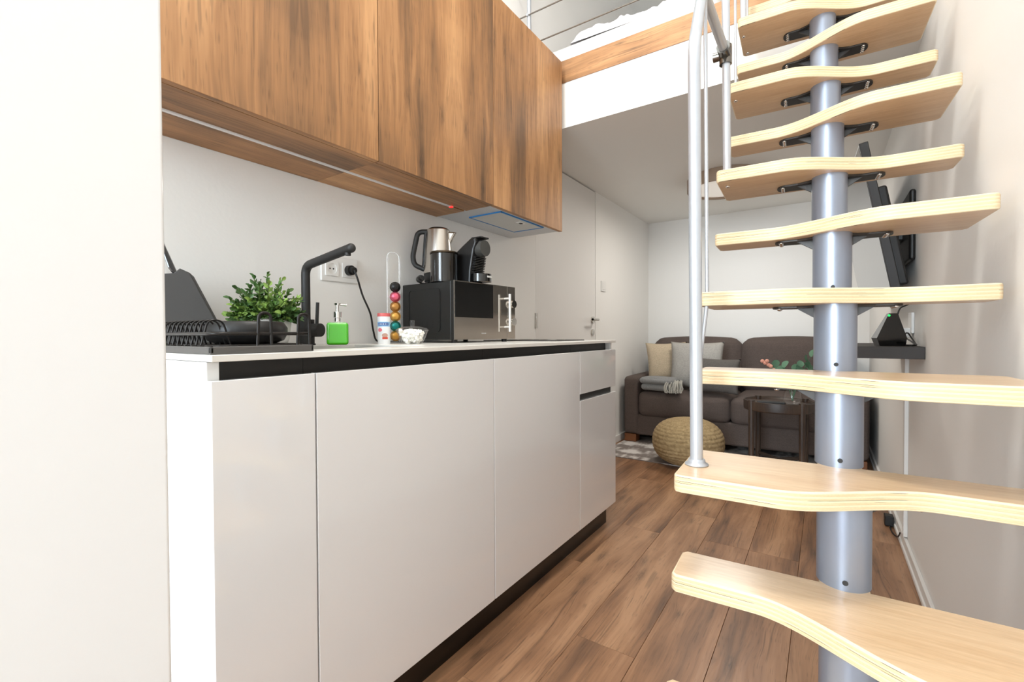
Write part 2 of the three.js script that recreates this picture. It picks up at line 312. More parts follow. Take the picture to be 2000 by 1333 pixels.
// ---------- staircase ----------
const R = 0.17063, GO = 0.12312, TH = 0.031, PR = 0.0385;
const stair = thing('staircase', 'space-saver staircase with plywood paddle treads on a silver spine', 'staircase', [0.0484, 0, -0.4633], 0.04);
stair.updateMatrixWorld(true);
function treadGeo(wideRight) {
  const bv = 0.0035, pts = [], W = 0.255, f0 = 0.004, f1 = 0.112, bk = -0.1;
  const front = (x) => f0 + (f1 - f0) * sstep(-0.115, 0.115, x + 0.012);
  pts.push([-W + 0.008, f0]); for (let i = 0; i <= 28; i++) { const x = -0.13 + i * 0.0093; pts.push([x, front(x)]); }
  pts.push([W - 0.014, f1], [W - 0.004, f1 - 0.003], [W, f1 - 0.012], [W, bk + 0.01], [W - 0.008, bk]);
  for (let i = 0; i <= 14; i++) { const a = i / 14 * Math.PI; pts.push([0.036 * Math.cos(a), -0.101 - 0.05 * Math.sin(a)]); }
  pts.push([-W + 0.008, bk], [-W, bk + 0.01], [-W, f0 - 0.008]);
  let q = pts.map(([x, z]) => new THREE.Vector2(wideRight ? x : -x, z)); if (!wideRight) q.reverse();
  if (THREE.ShapeUtils.area(q) < 0) q.reverse();
  const n = q.length, nor = q.map((p, k) => { const a = q[(k + n - 1) % n], b = q[(k + 1) % n], e0 = p.clone().sub(a).normalize(), e1 = b.clone().sub(p).normalize(), t = e0.add(e1).normalize(); return new THREE.Vector2(t.y, -t.x); });
  const P = [], N = [], U = [], len = [0]; for (let k = 0; k < n; k++) len.push(len[k] + q[k].distanceTo(q[(k + 1) % n]));
  // profile rings from bottom to top: inset, height, normal lift
  const rings = [[bv, -TH, -0.9], [bv * 0.3, -TH + bv * 0.3, -0.6], [0, -TH + bv, 0], [0, -bv, 0], [bv * 0.3, -bv * 0.3, 0.6], [bv, 0, 0.9]];
  const pt = (k, r) => { const [o, y] = rings[r], c = k % n; return [q[c].x - nor[c].x * o, y, q[c].y - nor[c].y * o]; };
  const nm = (k, r) => { const l = rings[r][2], h = Math.sqrt(1 - l * l), c = k % n; return [nor[c].x * h, l, nor[c].y * h]; };
  const put = (k, r) => { P.push(...pt(k, r)); N.push(...nm(k, r)); U.push(len[k] + 0.1, (rings[r][1] + TH) / TH); };
  for (let r = 0; r < rings.length - 1; r++) for (let k = 0; k < n; k++) { put(k, r); put(k, r + 1); put(k + 1, r); put(k + 1, r); put(k, r + 1); put(k + 1, r + 1); }
  const side = P.length / 3, tri = (r) => THREE.ShapeUtils.triangulateShape(q.map((_, k) => { const a = pt(k, r); return new THREE.Vector2(a[0], a[2]); }), []);
  for (const [r, ny] of [[rings.length - 1, 1], [0, -1]]) for (const f of tri(r)) for (const k of ny > 0 ? [f[0], f[2], f[1]] : f) { const a = pt(k, r); P.push(...a); N.push(0, ny, 0); U.push(a[0] + 0.3, a[2] + 0.15); }
  const g = new THREE.BufferGeometry(); g.setAttribute('position', new THREE.Float32BufferAttribute(P, 3)); g.setAttribute('normal', new THREE.Float32BufferAttribute(N, 3)); g.setAttribute('uv', new THREE.Float32BufferAttribute(U, 2));
  g.addGroup(0, side, 1); g.addGroup(side, P.length / 3 - side, 0); return g;
}
const treadR = treadGeo(true), treadL = treadGeo(false);
function bracketGeo(sx) {
  const pts = [[0.028, -0.03], [0.1, -0.026]]; for (let i = 0; i <= 10; i++) { const a = -Math.PI / 2 + i / 10 * Math.PI; pts.push([0.1 + 0.018 * Math.cos(a), 0.026 * Math.sin(a)]); }
  pts.push([0.1, 0.026], [0.07, 0.027], [0.05, 0.034], [0.03, 0.046], [0.026, 0.04], [0.05, 0.014], [0.03, 0.004]);
  const g = prism(pts.map(([x, z]) => [x, z]), 0.005, 0.0008); g.rotateX(Math.PI / 2); g.translate(0, -TH - 0.0025, -0.042);
  const rib = prism([[0.03, -0.034], [0.03, -0.062], [0.072, -0.035]], 0.006, 0.0005); rib.translate(0, 0, -0.03);
  const a = merge([g, rib]); if (sx < 0) { a.scale(-1, 1, 1); const p = a.attributes; for (const k of ['position', 'normal', 'uv']) { const q = p[k], n = q.itemSize; for (let i = 0; i < q.count; i += 3) for (let e = 0; e < n; e++) { const t = q.array[(i + 1) * n + e]; q.array[(i + 1) * n + e] = q.array[(i + 2) * n + e]; q.array[(i + 2) * n + e] = t; } } for (let i = 0; i < p.normal.count; i++) p.normal.setX(i, p.normal.getX(i)); } return a;
}
const brk = { 1: bracketGeo(1), '-1': bracketGeo(-1) };
const boltGeo = merge([-0.018, -0.006, 0.006, 0.018].map((z) => { const g = new THREE.SphereGeometry(0.0052, 10, 6); g.scale(1, 0.6, 1); g.translate(0, -TH - 0.006, z); return g; }));
const railBolt = (() => { const g = new THREE.SphereGeometry(0.006, 12, 8); g.scale(1, 0.6, 1); return g; })();
const poleGeo = (h) => { const g = new THREE.CylinderGeometry(PR, PR, h, 48); g.translate(0, h / 2, 0); return g; };
const poleStd = poleGeo(R - TH);
for (let k = 1; k <= 13; k++) {
  const right = k % 2 === 1, z = -GO * k;
  const t = part(stair, 'tread', right ? treadR : treadL, [M.veneer, M.ply]); t.position.set(0, R * k, z);
  for (const s of [1, -1]) { part(t, 'bracket', brk[s], M.bracket, 'dark metal bracket'); const b = part(t, 'bolt', boltGeo, M.chrome); b.position.set(s * 0.104, 0, -0.042); }
  const p = part(stair, 'spine_module', poleStd, M.silverPaint); p.position.set(0, R * (k - 1), z);
  const sc = part(p, 'set_screw', (() => { const g = new THREE.CylinderGeometry(0.0042, 0.0042, 0.002, 14); g.rotateX(Math.PI / 2); return g; })(), M.charcoal); sc.position.set(0, 0.014, PR);
}
part(stair, 'base_plate', cyl(0.09, 0.085, 0.008, 40, 0, 0, -GO), M.silverPaint).position.y = 0.0005;
{
  const at = (name, geo, mat, label) => { const m = new THREE.Mesh(geo, mat); m.name = name; m.castShadow = m.receiveShadow = true; scene.add(m); m.updateMatrixWorld(true); stair.attach(m); if (label) m.userData.label = label; return m; };
  const yk = (k) => R * k;
  at('handrail', pipe([[-0.2, yk(4), -0.92], [-0.206, 1.475, -0.92], [-0.226, 1.692, -1.09], [-0.226, 1.692, -1.365]], 0.0115, 0.045, 20), M.rail);
  at('post_collar', merge([lathe([[0.0116, 0.012], [0.014, 0.012], [0.0155, 0.009], [0.0155, 0.006], [0.021, 0.003], [0.021, 0], [0.0116, 0]], 28).translate(-0.2, yk(4), -0.92)]), M.rail);
  at('handrail_post', rod([-0.222, yk(8) - 0.001, -1.378], [-0.234, 2.6, -1.378], 0.0105, 20), M.rail);
  at('handrail_post', rod([-0.25, yk(12), -1.885], [-0.26, 3.0, -1.885], 0.0105, 20), M.rail);
  at('clamp', merge([rod([-0.2265, 1.665, -1.378], [-0.2265, 1.715, -1.378], 0.016, 20), rod([-0.226, 1.692, -1.335], [-0.226, 1.692, -1.372], 0.0165, 24), rod([-0.258, 1.692, -1.378], [-0.2265, 1.692, -1.378], 0.012, 20)]), std({ color: 0x77746f, metalness: 1, roughness: 0.22 }), 'polished clamp joining rail and post');
  at('baluster', pipe([[-0.232, yk(5), -1.1], [-0.229, 0.9, -1.1], [-0.215, 1.0, -1.088], [-0.221, 1.75, -1.088]], 0.0042, 0.03, 10), M.rail);
  at('baluster', rod([-0.238, yk(10), -1.63], [-0.245, 2.6, -1.63], 0.0042, 10), M.rail);
  at('baluster', rod([-0.252, yk(12), -2.004], [-0.26, 3.0, -2.004], 0.0045, 10), M.rail);
  for (const [k, x, z] of [[8, -0.22, -1.378], [12, -0.249, -1.885], [12, -0.251, -2.004], [4, -0.2, -0.92], [5, -0.232, -1.1], [10, -0.238, -1.63]]) { const b = at('rail_bolt', railBolt, M.chrome); b.position.copy(stair.worldToLocal(new THREE.Vector3(x, yk(k) - TH - 0.0015, z))); }
}

// ---------- counter top things ----------
const CY = 0.9;
// dish rack
{
  const g = thing('dish_rack', 'black wire dish rack on a grey drip tray', 'dish rack', [-1.045, CY, -0.46]); g.scale.x = 0.86;
  part(g, 'tray', merge([B(-0.21, 0.21, 0, 0.004, -0.093, 0.1, 0.002), B(0.202, 0.21, 0, 0.014, -0.093, 0.1, 0.003), B(-0.21, -0.202, 0, 0.014, -0.093, 0.1, 0.003), B(-0.21, 0.21, 0, 0.014, -0.093, -0.085, 0.003), B(-0.21, 0.21, 0, 0.014, 0.092, 0.1, 0.003)]), std({ color: 0x55524f, roughness: 0.5 }));
  const wire = std({ color: 0x2a2827, metalness: 0.6, roughness: 0.3 });
  const loop = (y, ix, iz, r) => pipe([[ix, y, 0], [ix, y, iz], [-ix, y, iz], [-ix, y, -iz], [ix, y, -iz], [ix, y, 0]], r, 0.025, 8);
  part(g, 'rim_wire', loop(0.036, 0.205, 0.093, 0.0032), wire); part(g, 'base_wire', loop(0.014, 0.19, 0.08, 0.0025), wire);
  for (let i = 0; i < 13; i++) { const x = -0.17 + i * 0.024; part(g, 'plate_wire', pipe([[x, 0.013, 0.082], [x, 0.062, 0.07], [x, 0.062, 0.045], [x, 0.013, 0.03]], 0.0018, 0.016, 6), wire); }
  for (let i = 0; i < 11; i++) { const x = -0.19 + i * 0.036; part(g, 'cross_wire', rod([x, 0.014, -0.09], [x, 0.014, 0.09], 0.0016, 6), wire); }
  for (const z of [-0.0, -0.078]) part(g, 'loop_handle', pipe([[0.205, 0.014, z + 0.018], [0.207, 0.075, z + 0.016], [0.207, 0.075, z - 0.006], [0.205, 0.014, z - 0.008]], 0.003, 0.014, 8), wire);
  const pan = thing('black_pan', 'glossy black round pan lying in the dish rack', 'pan', [-1.0, CY + 0.0165, -0.487]);
  part(pan, 'bowl', lathe([[0, 0], [0.055, 0], [0.07, 0.006], [0.077, 0.02], [0.077, 0.032], [0.07, 0.043], [0.066, 0.045], [0.064, 0.044], [0.07, 0.034], [0.07, 0.02], [0.06, 0.008], [0, 0.005]], 48), std({ color: 0x0b0a0a, roughness: 0.45 }));
}
// knife block
{
  const g = thing('knife_block', 'slanted charcoal knife block behind the dish rack', 'knife block', [-1.34, CY, -0.535], 1.1);
  const body = prism([[-0.13, 0], [0.055, 0], [-0.012, 0.155], [-0.028, 0.163], [-0.038, 0.153], [-0.13, 0.14]], 0.09, 0.002).scale(1.25, 1.22, 1);
  part(g, 'block', body, std({ color: 0x3b3937, roughness: 0.7 }));
  const k = thing('kitchen_knife', 'black handled knife stuck in the charcoal knife block', 'knife', [-1.34, CY, -0.535], 1.1);
  const hd = prism([[-0.045, 0.148], [-0.058, 0.152], [-0.072, 0.166], [-0.086, 0.2], [-0.1, 0.225], [-0.122, 0.265], [-0.132, 0.295], [-0.122, 0.305], [-0.105, 0.28], [-0.08, 0.215], [-0.05, 0.158]], 0.018, 0.004).translate(0.05, 0, 0).scale(0.85, 1.22, 1).translate(-0.045, 0, 0); part(k, 'handle', hd, M.blackGloss);
  part(k, 'blade', prism([[-0.05, 0.15], [-0.066, 0.155], [-0.035, 0.06], [-0.02, 0.065]], 0.002).scale(1.25, 1.22, 1).translate(0.02, 0, 0), M.steel);
}
// potted plant
{
  const g = thing('potted_plant', 'bushy green plant in a white pot behind the dish rack', 'plant', [-1.24, CY, -0.655]);
  part(g, 'pot', lathe([[0, 0], [0.045, 0], [0.055, 0.02], [0.062, 0.075], [0.06, 0.077], [0.057, 0.074], [0.052, 0.06], [0, 0.058]], 40), M.white);
  const greens = [0x48682a, 0x34501f, 0x7f9c48, 0x3f5f2c].map((c) => phy({ color: c, roughness: 0.55, side: THREE.DoubleSide }));
  const stem = std({ color: 0x4a5a24, roughness: 0.8 });
  const leaf = (() => { const p = new THREE.PlaneGeometry(0.0098, 0.014, 2, 3), a = p.attributes.position; for (let i = 0; i < a.count; i++) { const v = a.getY(i) / 0.014 + 0.5, w = Math.sqrt(Math.max(0, Math.sin(Math.PI * clamp(v * 0.92 + 0.05)))); a.setX(i, a.getX(i) * w); a.setY(i, v * 0.014); a.setZ(i, Math.abs(a.getX(i)) * 0.5 - v * v * 0.003); } p.computeVertexNormals(); return p; })();
  const q = new THREE.Quaternion(), m4 = new THREE.Matrix4(), up = new THREE.Vector3(0, 1, 0);
  for (let i = 0; i < 165; i++) {
    const inner = i >= 115, n = inner ? 50 : 115, q0 = inner ? i - 115 : i, az = q0 * 2.39996 + (inner ? 1.3 : 0), sp = Math.sqrt((q0 + 0.5) / n), tilt = sp * 1.5 + rr(-0.08, 0.08);
    const env = Math.pow(Math.pow(Math.abs(Math.sin(tilt)) / 0.082, 2.8) + Math.pow(Math.abs(Math.cos(tilt)) / 0.124, 2.8), -1 / 2.8), len = Math.max(0.03, env * rr(0.86, 1.06) * (inner ? 0.72 : 1) - 0.04 * Math.sin(tilt));
    const dir = new THREE.Vector3(Math.sin(tilt) * Math.cos(az), Math.cos(tilt), Math.sin(tilt) * Math.sin(az)), o = new THREE.Vector3(dir.x * 0.04, 0.068, dir.z * 0.04);
    const end = o.clone().addScaledVector(dir, len), mid = o.clone().lerp(end, 0.5).add(new THREE.Vector3(rr(-0.006, 0.006), 0.006, rr(-0.006, 0.006))), ls = [];
    const cv = new THREE.CatmullRomCurve3([o, mid, end]);
    for (let j = 0; j < 16; j++) {
      const t = 0.18 + 0.82 * j / 15, pt = cv.getPoint(t), tg = cv.getTangent(t);
      const lv = tg.clone().multiplyScalar(0.55 + 0.4 * (j > 13)).add(new THREE.Vector3(Math.cos(az + j * 2.1), 0.15, Math.sin(az + j * 2.1)).multiplyScalar(0.75)).normalize();
      q.setFromUnitVectors(up, lv); const q2 = new THREE.Quaternion().setFromAxisAngle(lv, rr(0, 6.28)); q.premultiply(q2);
      const s = rr(0.75, 1.15); m4.compose(pt, q, new THREE.Vector3(s, s, s)); ls.push(leaf.clone().applyMatrix4(m4));
    }
    const sg = part(g, 'sprig', merge(ls), greens[(i * 7 + (i >> 2)) % 4]); part(sg, 'stem', new THREE.TubeGeometry(cv, 5, 0.0011, 5), stem);
  }
}
// faucet
{
  const g = thing('faucet', 'matt black angular kitchen faucet behind the sink', 'faucet', [-1.37, CY, -0.85]);
  part(g, 'base', merge([cyl(0.025, 0.025, 0.082, 28), cyl(0.028, 0.028, 0.005, 28)]), M.matBlack);
  part(g, 'spout', merge([pipe([[0, 0.08, 0], [0, 0.252, 0], [0.23, 0.285, 0]], 0.0135, 0.03, 20), rod([0.215, 0.265, 0], [0.215, 0.29, 0], 0.009, 16)]), M.matBlack);
  const sp = new THREE.SphereGeometry(0.0137, 20, 12); sp.translate(0.23, 0.285, 0); part(g, 'spout_tip', sp, M.matBlack);
  const lv = part(g, 'lever_hub', rod([0.02, 0.048, 0], [0.06, 0.048, -0.012], 0.021, 28), M.matBlack); part(lv, 'lever', rod([0.045, 0.06, -0.008], [0.048, 0.135, -0.01], 0.0052, 12), M.matBlack);
}
// soap dispenser
{
  const g = thing('soap_dispenser', 'clear square bottle of bright green soap with chrome pump', 'soap dispenser', [-1.2, CY, -0.845], 0.95);
  part(g, 'bottle', B(-0.033, 0.033, 0.0, 0.072, -0.022, 0.022, 0.009, { seg: 4 }), phy({ color: 0xffffff, transmission: 1, thickness: 0, roughness: 0.03, ior: 1.3 }));
  part(g, 'liquid_soap', B(-0.0305, 0.0305, 0.003, 0.069, -0.0195, 0.0195, 0.008, { seg: 4 }), phy({ color: 0x4cc410, roughness: 0.08, clearcoat: 0.5 }), 'bright green liquid soap');
  part(g, 'collar', merge([cyl(0.0095, 0.0095, 0.01, 20, 0, 0.0725), cyl(0.0115, 0.0115, 0.017, 24, 0, 0.084)]), M.chrome);
  part(g, 'pump', merge([cyl(0.0045, 0.0045, 0.022, 14, 0, 0.1), cyl(0.0085, 0.0095, 0.006, 20, 0, 0.121), rod([0, 0.124, 0], [0.026, 0.121, 0], 0.003, 10)]), M.chrome);
}
// outlet, plug and cord
{
  const g = thing('wall_outlet', 'white double wall outlet beside the faucet', 'outlet', [XW, 1.17, -1.045]);
  part(g, 'plate', B(0, 0.008, -0.045, 0.045, -0.075, 0.078, 0.003), M.trim);
  const sock = (() => { const s = rrShape(-0.026, -0.026, 0.026, 0.026, 0.004), h = new THREE.Path(); h.absarc(0, 0, 0.019, 0, 6.2832, true); s.holes.push(h); const e = new THREE.ExtrudeGeometry(s, { depth: 0.006, bevelEnabled: false }); e.rotateY(Math.PI / 2); return e; })();
  for (const z of [0.037, -0.032]) { const f = part(g, 'socket', sock, M.trim); f.position.set(0.006, 0, z); for (const d of [-0.007, 0.007]) { const h = part(f, 'pin_hole', (() => { const c = new THREE.CylinderGeometry(0.0028, 0.0028, 0.003, 10); c.rotateZ(Math.PI / 2); return c; })(), M.charcoal); h.position.set(0.0015, 0, d); } }
  const c = thing('electric_plug', 'black plug and cord hanging from the outlet', 'cord', [XW, 1.17, -1.077]);
  part(c, 'plug', merge([rod([0.006, 0, 0], [0.03, 0, 0], 0.018, 20), rod([0.028, 0, 0], [0.045, -0.002, 0], 0.012, 16)]), M.black);
  part(c, 'cable', spline([[0.044, -0.002, 0], [0.054, -0.03, -0.005], [0.05, -0.09, -0.03], [0.045, -0.16, -0.07], [0.035, -0.22, -0.09], [0.02, -0.262, -0.12], [0.02, -0.266, -0.2], [0.03, -0.266, -0.3]], 0.0035), M.black);
}
// salt can with printed label
{
  const label = (() => {
    const cv = document.createElement('canvas'); cv.width = 512; cv.height = 512; const x = cv.getContext('2d');
    x.fillStyle = '#f4f6f8'; x.fillRect(0, 0, 512, 512); x.fillStyle = '#9ecdf0'; x.fillRect(0, 100, 512, 90);
    for (const o of [0, 256]) {
      x.fillStyle = '#16479a'; x.fillRect(o + 60, 118, 150, 50); x.fillStyle = '#dbe9f7'; for (let i = 0; i < 6; i++) x.fillRect(o + 72 + i * 22, 130, 12, 26);
      x.fillStyle = '#ef7f8d'; x.beginPath(); x.arc(o + 90, 250, 34, 0, 7); x.fill(); x.fillStyle = '#c8a090'; x.beginPath(); x.arc(o + 160, 350, 40, 0, 7); x.fill(); x.fillStyle = '#d64a35'; x.fillRect(o + 125, 380, 75, 40);
    }
    const t = new THREE.CanvasTexture(cv); t.colorSpace = THREE.SRGBColorSpace; return t;
  })();
  const g = thing('salt_can', 'white and blue printed canister with a red lid', 'canister', [-1.25, CY, -1.062], 2.2);
  part(g, 'body', new THREE.CylinderGeometry(0.021, 0.021, 0.095, 32, 1).translate(0, 0.0475, 0), std({ map: label, roughness: 0.45 }));
  part(g, 'lid', cyl(0.0218, 0.0215, 0.011, 32, 0, 0.0945, 0), std({ color: 0xe06a68, roughness: 0.4 }));
}
// capsule tower with capsules
{
  const px = -1.32, pz = -1.176;
  const g = thing('capsule_holder', 'tall clear capsule holder beside the microwave', 'holder', [px, CY, pz], -0.3);
  const acryl = phy({ color: 0xffffff, transmission: 1, thickness: 0, roughness: 0.03, ior: 1.4 });
  part(g, 'base', cyl(0.03, 0.03, 0.006, 32), acryl);
  const s = rrShape(-0.024, 0, 0.024, 0.335, 0.0235), h = new THREE.Path(); h.absarc(0, 0.31, 0.0, 0, 1); 
  part(g, 'back_panel', (() => { const e = new THREE.ExtrudeGeometry(s, { depth: 0.003, bevelEnabled: true, bevelSize: 0.001, bevelThickness: 0.001, bevelSegments: 1, curveSegments: 16 }); e.rotateY(Math.PI / 2); e.translate(-0.018, 0.005, 0); return e; })(), acryl);
  part(g, 'arch_rim', pipe([[-0.016, 0.006, -0.024], [-0.016, 0.34, -0.024], [-0.016, 0.34, 0.024], [-0.016, 0.006, 0.024]], 0.0022, 0.0235, 8), phy({ color: 0xffffff, transmission: 0.55, thickness: 0, roughness: 0.15 }));
  for (const d of [-0.0225, 0.0225]) part(g, 'side_rail', rod([-0.004, 0.006, d], [-0.004, 0.325, d], 0.0022, 8), acryl);
  const cap = lathe([[0, -0.014], [0.011, -0.013], [0.0135, -0.008], [0.017, 0.011], [0.0195, 0.0115], [0.0195, 0.013], [0, 0.0135]], 28); cap.rotateZ(Math.PI / 2); cap.scale(0.9, 1, 1);
  const cols = [['gold', 0xc9913a], ['teal', 0x0f7f78], ['amber', 0xd6a04a], ['copper', 0xb8823f], ['pink', 0xe0627a], ['black', 0x1d1c1c]];
  const spot = ['at the bottom of', 'second from the bottom in', 'third from the bottom in', 'third from the top in', 'second from the top in', 'at the top of'];
  cols.forEach(([n, c], i) => { const y = 0.0275 + i * 0.0365; const o = solo('coffee_capsule', `${n} foil coffee capsule ${spot[i]} the capsule column`, 'capsule', cap, phy({ color: c, metalness: 0.45, roughness: 0.35 }), [px, CY + y, pz], -0.72, 'coffee capsules in the holder'); o.position.x += 0.0; });
}
// sugar bowl
{
  const g = thing('sugar_bowl', 'lidded clear glass bowl filled with white sugar cubes', 'bowl', [-1.17, CY, -1.117]);
  const gl = phy({ color: 0xffffff, transmission: 1, thickness: 0, roughness: 0.03, ior: 1.4 });
  part(g, 'bowl', lathe([[0, 0.001], [0.03, 0.001], [0.036, 0.006], [0.046, 0.025], [0.054, 0.045], [0.058, 0.047], [0.0565, 0.048], [0.052, 0.046]], 40), gl);
  const l = part(g, 'lid', lathe([[0.056, 0.048], [0.05, 0.053], [0.035, 0.058], [0.015, 0.061], [0, 0.062]], 40), gl);
  part(l, 'knob', lathe([[0.004, 0.061], [0.008, 0.064], [0.0085, 0.078], [0.006, 0.081], [0, 0.082]], 20), gl);
  const cubes = []; for (let i = 0; i < 150; i++) { const y = rr(0.006, 0.046), r = Math.sqrt(rnd()) * (0.026 + (y - 0.006) / 0.04 * 0.018), a = rr(0, 6.283), c = new RoundedBoxGeometry(0.011, 0.011, 0.011, 1, 0.0015); c.rotateX(rr(0, 3)); c.rotateY(rr(0, 3)); c.translate(r * Math.cos(a), y, r * Math.sin(a)); cubes.push(c); }
  const s = part(g, 'sugar_cubes', merge(cubes), std({ color: 0xf6f3ea, roughness: 0.9 }), 'heap of white sugar cubes'); s.userData.kind = 'stuff';
}
// microwave
const MW = [-1.14, -1.3], mwTurn = -0.07;
{
  // local frame: front-left-bottom corner at origin, +x out of the front, -z along the front
  const g = thing('microwave', 'dark microwave with mirrored door at the back of the worktop', 'microwave', [MW[0], CY, MW[1]], mwTurn);
  const W = 0.37, Dp = 0.3, y0 = 0.012, y1 = 0.235;
  const grey = std({ color: 0x151514, roughness: 0.42 });
  part(g, 'casing', B(-Dp, -0.018, y0, y1, -W, 0, 0.004), grey);
  part(g, 'side_relief', (() => { const s = rrShape(-0.26, 0.04, -0.075, 0.212, 0.022), h = rrShape(-0.257, 0.043, -0.078, 0.209, 0.02); s.holes.push(h); const e = new THREE.ExtrudeGeometry(s, { depth: 0.0025, bevelEnabled: false }); e.translate(0, 0, -0.0005); return e; })(), grey);
  for (let c = 0; c < 4; c++) for (let r = 0; r < 3; r++) part(g, 'vent_slot', B(-0.2 + c * 0.03, -0.178 + c * 0.03, 0.058 + r * 0.0095, 0.0625 + r * 0.0095, -0.001, 0.0006, 0), M.black);
  const mirror = phy({ color: 0xb5aca2, metalness: 0.85, roughness: 0.07 });
  const dr = part(g, 'door', B(-0.018, -0.0015, y0, y1, -0.313, 0, 0.001), grey); part(dr, 'door_front', B(-0.002, 0, y0, y1, -0.313, 0), mirror);
  part(dr, 'dark_reflection', B(-0.001, 0.0012, 0.097, y1 - 0.004, -0.222, -0.004, 0.0005), std({ color: 0x060606, roughness: 0.32 }), 'black panel standing for a dark reflection in the door');  // dark reflection in the mirrored door, put in as a black panel
  part(dr, 'handle', merge([rod([0.028, 0.042, -0.298], [0.028, 0.2, -0.298], 0.0055, 16), rod([0, 0.062, -0.298], [0.028, 0.062, -0.298], 0.004, 12), rod([0, 0.182, -0.298], [0.028, 0.182, -0.298], 0.004, 12)]), std({ color: 0xe6e3de, metalness: 0.35, roughness: 0.3 }), 'brushed steel bar handle');
  part(dr, 'logo_plate', B(0, 0.0008, 0.033, 0.038, -0.178, -0.15), std({ color: 0xa9a6a0, roughness: 0.4 }));
  part(g, 'control_panel', B(-0.018, 0, y0, y1, -W, -0.315, 0.001), mirror);
  for (const y of [0.085, 0.16]) part(g, 'knob', rod([0, y, -0.343], [0.017, y, -0.343], 0.0165, 28), M.chrome);
  for (const [x, z] of [[-0.03, -0.03], [-0.03, -0.33], [-0.26, -0.03], [-0.26, -0.33]]) part(g, 'foot', cyl(0.011, 0.012, 0.012, 16, x, 0, z), M.black);
}
const MT = CY + 0.235;
{
  const g = thing('kettle', 'brushed steel electric kettle with black handle on the microwave', 'kettle', [-1.325, MT, -1.415], Math.atan2(-0.56, -0.828) - Math.PI);
  // local +x points away from the handle
  part(g, 'power_base', cyl(0.058, 0.054, 0.016, 36), M.black);
  part(g, 'body', lathe([[0, 0.045], [0.06, 0.045], [0.0615, 0.05], [0.056, 0.13], [0.047, 0.225], [0.044, 0.23], [0, 0.231]], 48), M.steel);
  part(g, 'lower_band', cyl(0.0585, 0.0605, 0.03, 36, 0, 0.0155), M.black);
  part(g, 'spout', (() => { const e = prism([[0.03, 0.222], [0.075, 0.218], [0.062, 0.195], [0.048, 0.165], [0.04, 0.16]], 0.03, 0.008); return e; })(), M.steel);
  part(g, 'lid', lathe([[0, 0.236], [0.036, 0.235], [0.042, 0.231], [0, 0.23]], 36), M.black);
  part(g, 'handle', pipe([[-0.042, 0.222, 0], [-0.085, 0.222, 0], [-0.107, 0.12, 0], [-0.1, 0.085, 0], [-0.056, 0.066, 0]], 0.0105, 0.03, 14), M.matBlack);
  part(g, 'handle_spine', rod([-0.05, 0.22, 0], [-0.061, 0.066, 0], 0.009, 12), M.matBlack);
}
{
  const g = thing('coffee_canister', 'glossy black round canister in front of the kettle', 'canister', [-1.232, MT, -1.347]);
  part(g, 'body', cyl(0.053, 0.053, 0.108, 48), phy({ color: 0x15120f, roughness: 0.14, metalness: 0.4, clearcoat: 0.8 }));
  part(g, 'lid', lathe([[0, 0.118], [0.051, 0.118], [0.0545, 0.1155], [0.0545, 0.1085], [0, 0.108]], 48), std({ color: 0x55493c, metalness: 0.9, roughness: 0.25 }));
  const c = thing('coiled_plug', 'black cable plug lying behind the canister', 'plug', [-1.335, MT, -1.315]);
  part(c, 'plug', merge([rod([0, 0.016, 0], [0.02, 0.018, 0.012], 0.014, 16), rod([0.02, 0.018, 0.012], [0.034, 0.02, 0.018], 0.009, 12)]), M.black);
  part(c, 'cable', spline([[0, 0.016, 0], [-0.02, 0.012, -0.01], [-0.02, 0.005, -0.04], [0.01, 0.005, -0.05], [0.02, 0.005, -0.03]], 0.0034, 30), M.black);
}
{
  // local: front towards +x, width along z
  const g = thing('coffee_machine', 'slim black capsule coffee machine on the microwave', 'coffee machine', [-1.18, MT, -1.447], -0.03);
  const body = std({ color: 0x141313, roughness: 0.4 });
  part(g, 'body', (() => { const e = prism([[-0.075, 0], [0.03, 0], [0.033, 0.05], [0.05, 0.13], [0.062, 0.155], [0.055, 0.172], [0.03, 0.17], [-0.02, 0.14], [-0.062, 0.115], [-0.075, 0.09]], 0.082, 0.006); return e; })(), body);
  part(g, 'lever', (() => { const e = prism([[-0.07, 0.11], [-0.02, 0.143], [0.03, 0.173], [0.075, 0.174], [0.075, 0.179], [0.028, 0.18], [-0.022, 0.15], [-0.074, 0.117]], 0.05, 0.002); return e; })(), M.black);
  part(g, 'round_nozzle', (() => { const c = new THREE.CylinderGeometry(0.031, 0.034, 0.03, 36); c.rotateZ(-Math.PI / 2); c.translate(0.062, 0.135, 0); return c; })(), std({ color: 0x3c3b38, roughness: 0.45 }));
  for (let i = 0; i < 11; i++) part(g, 'grille_rib', B(0.03, 0.043 + i * 0.0012, 0.036 + i * 0.0064, 0.0395 + i * 0.0064, -0.033, 0.033, 0.001), M.black);
  part(g, 'drip_tray', (() => { const c = new THREE.CylinderGeometry(0.043, 0.043, 0.03, 40); c.translate(0.052, 0.0185, 0); return c; })(), M.blackGloss);
  part(g, 'logo_plate', B(0.0945, 0.096, 0.018, 0.025, -0.014, 0.012, 0.0004), std({ color: 0xd8d6d2, roughness: 0.4 }));
}
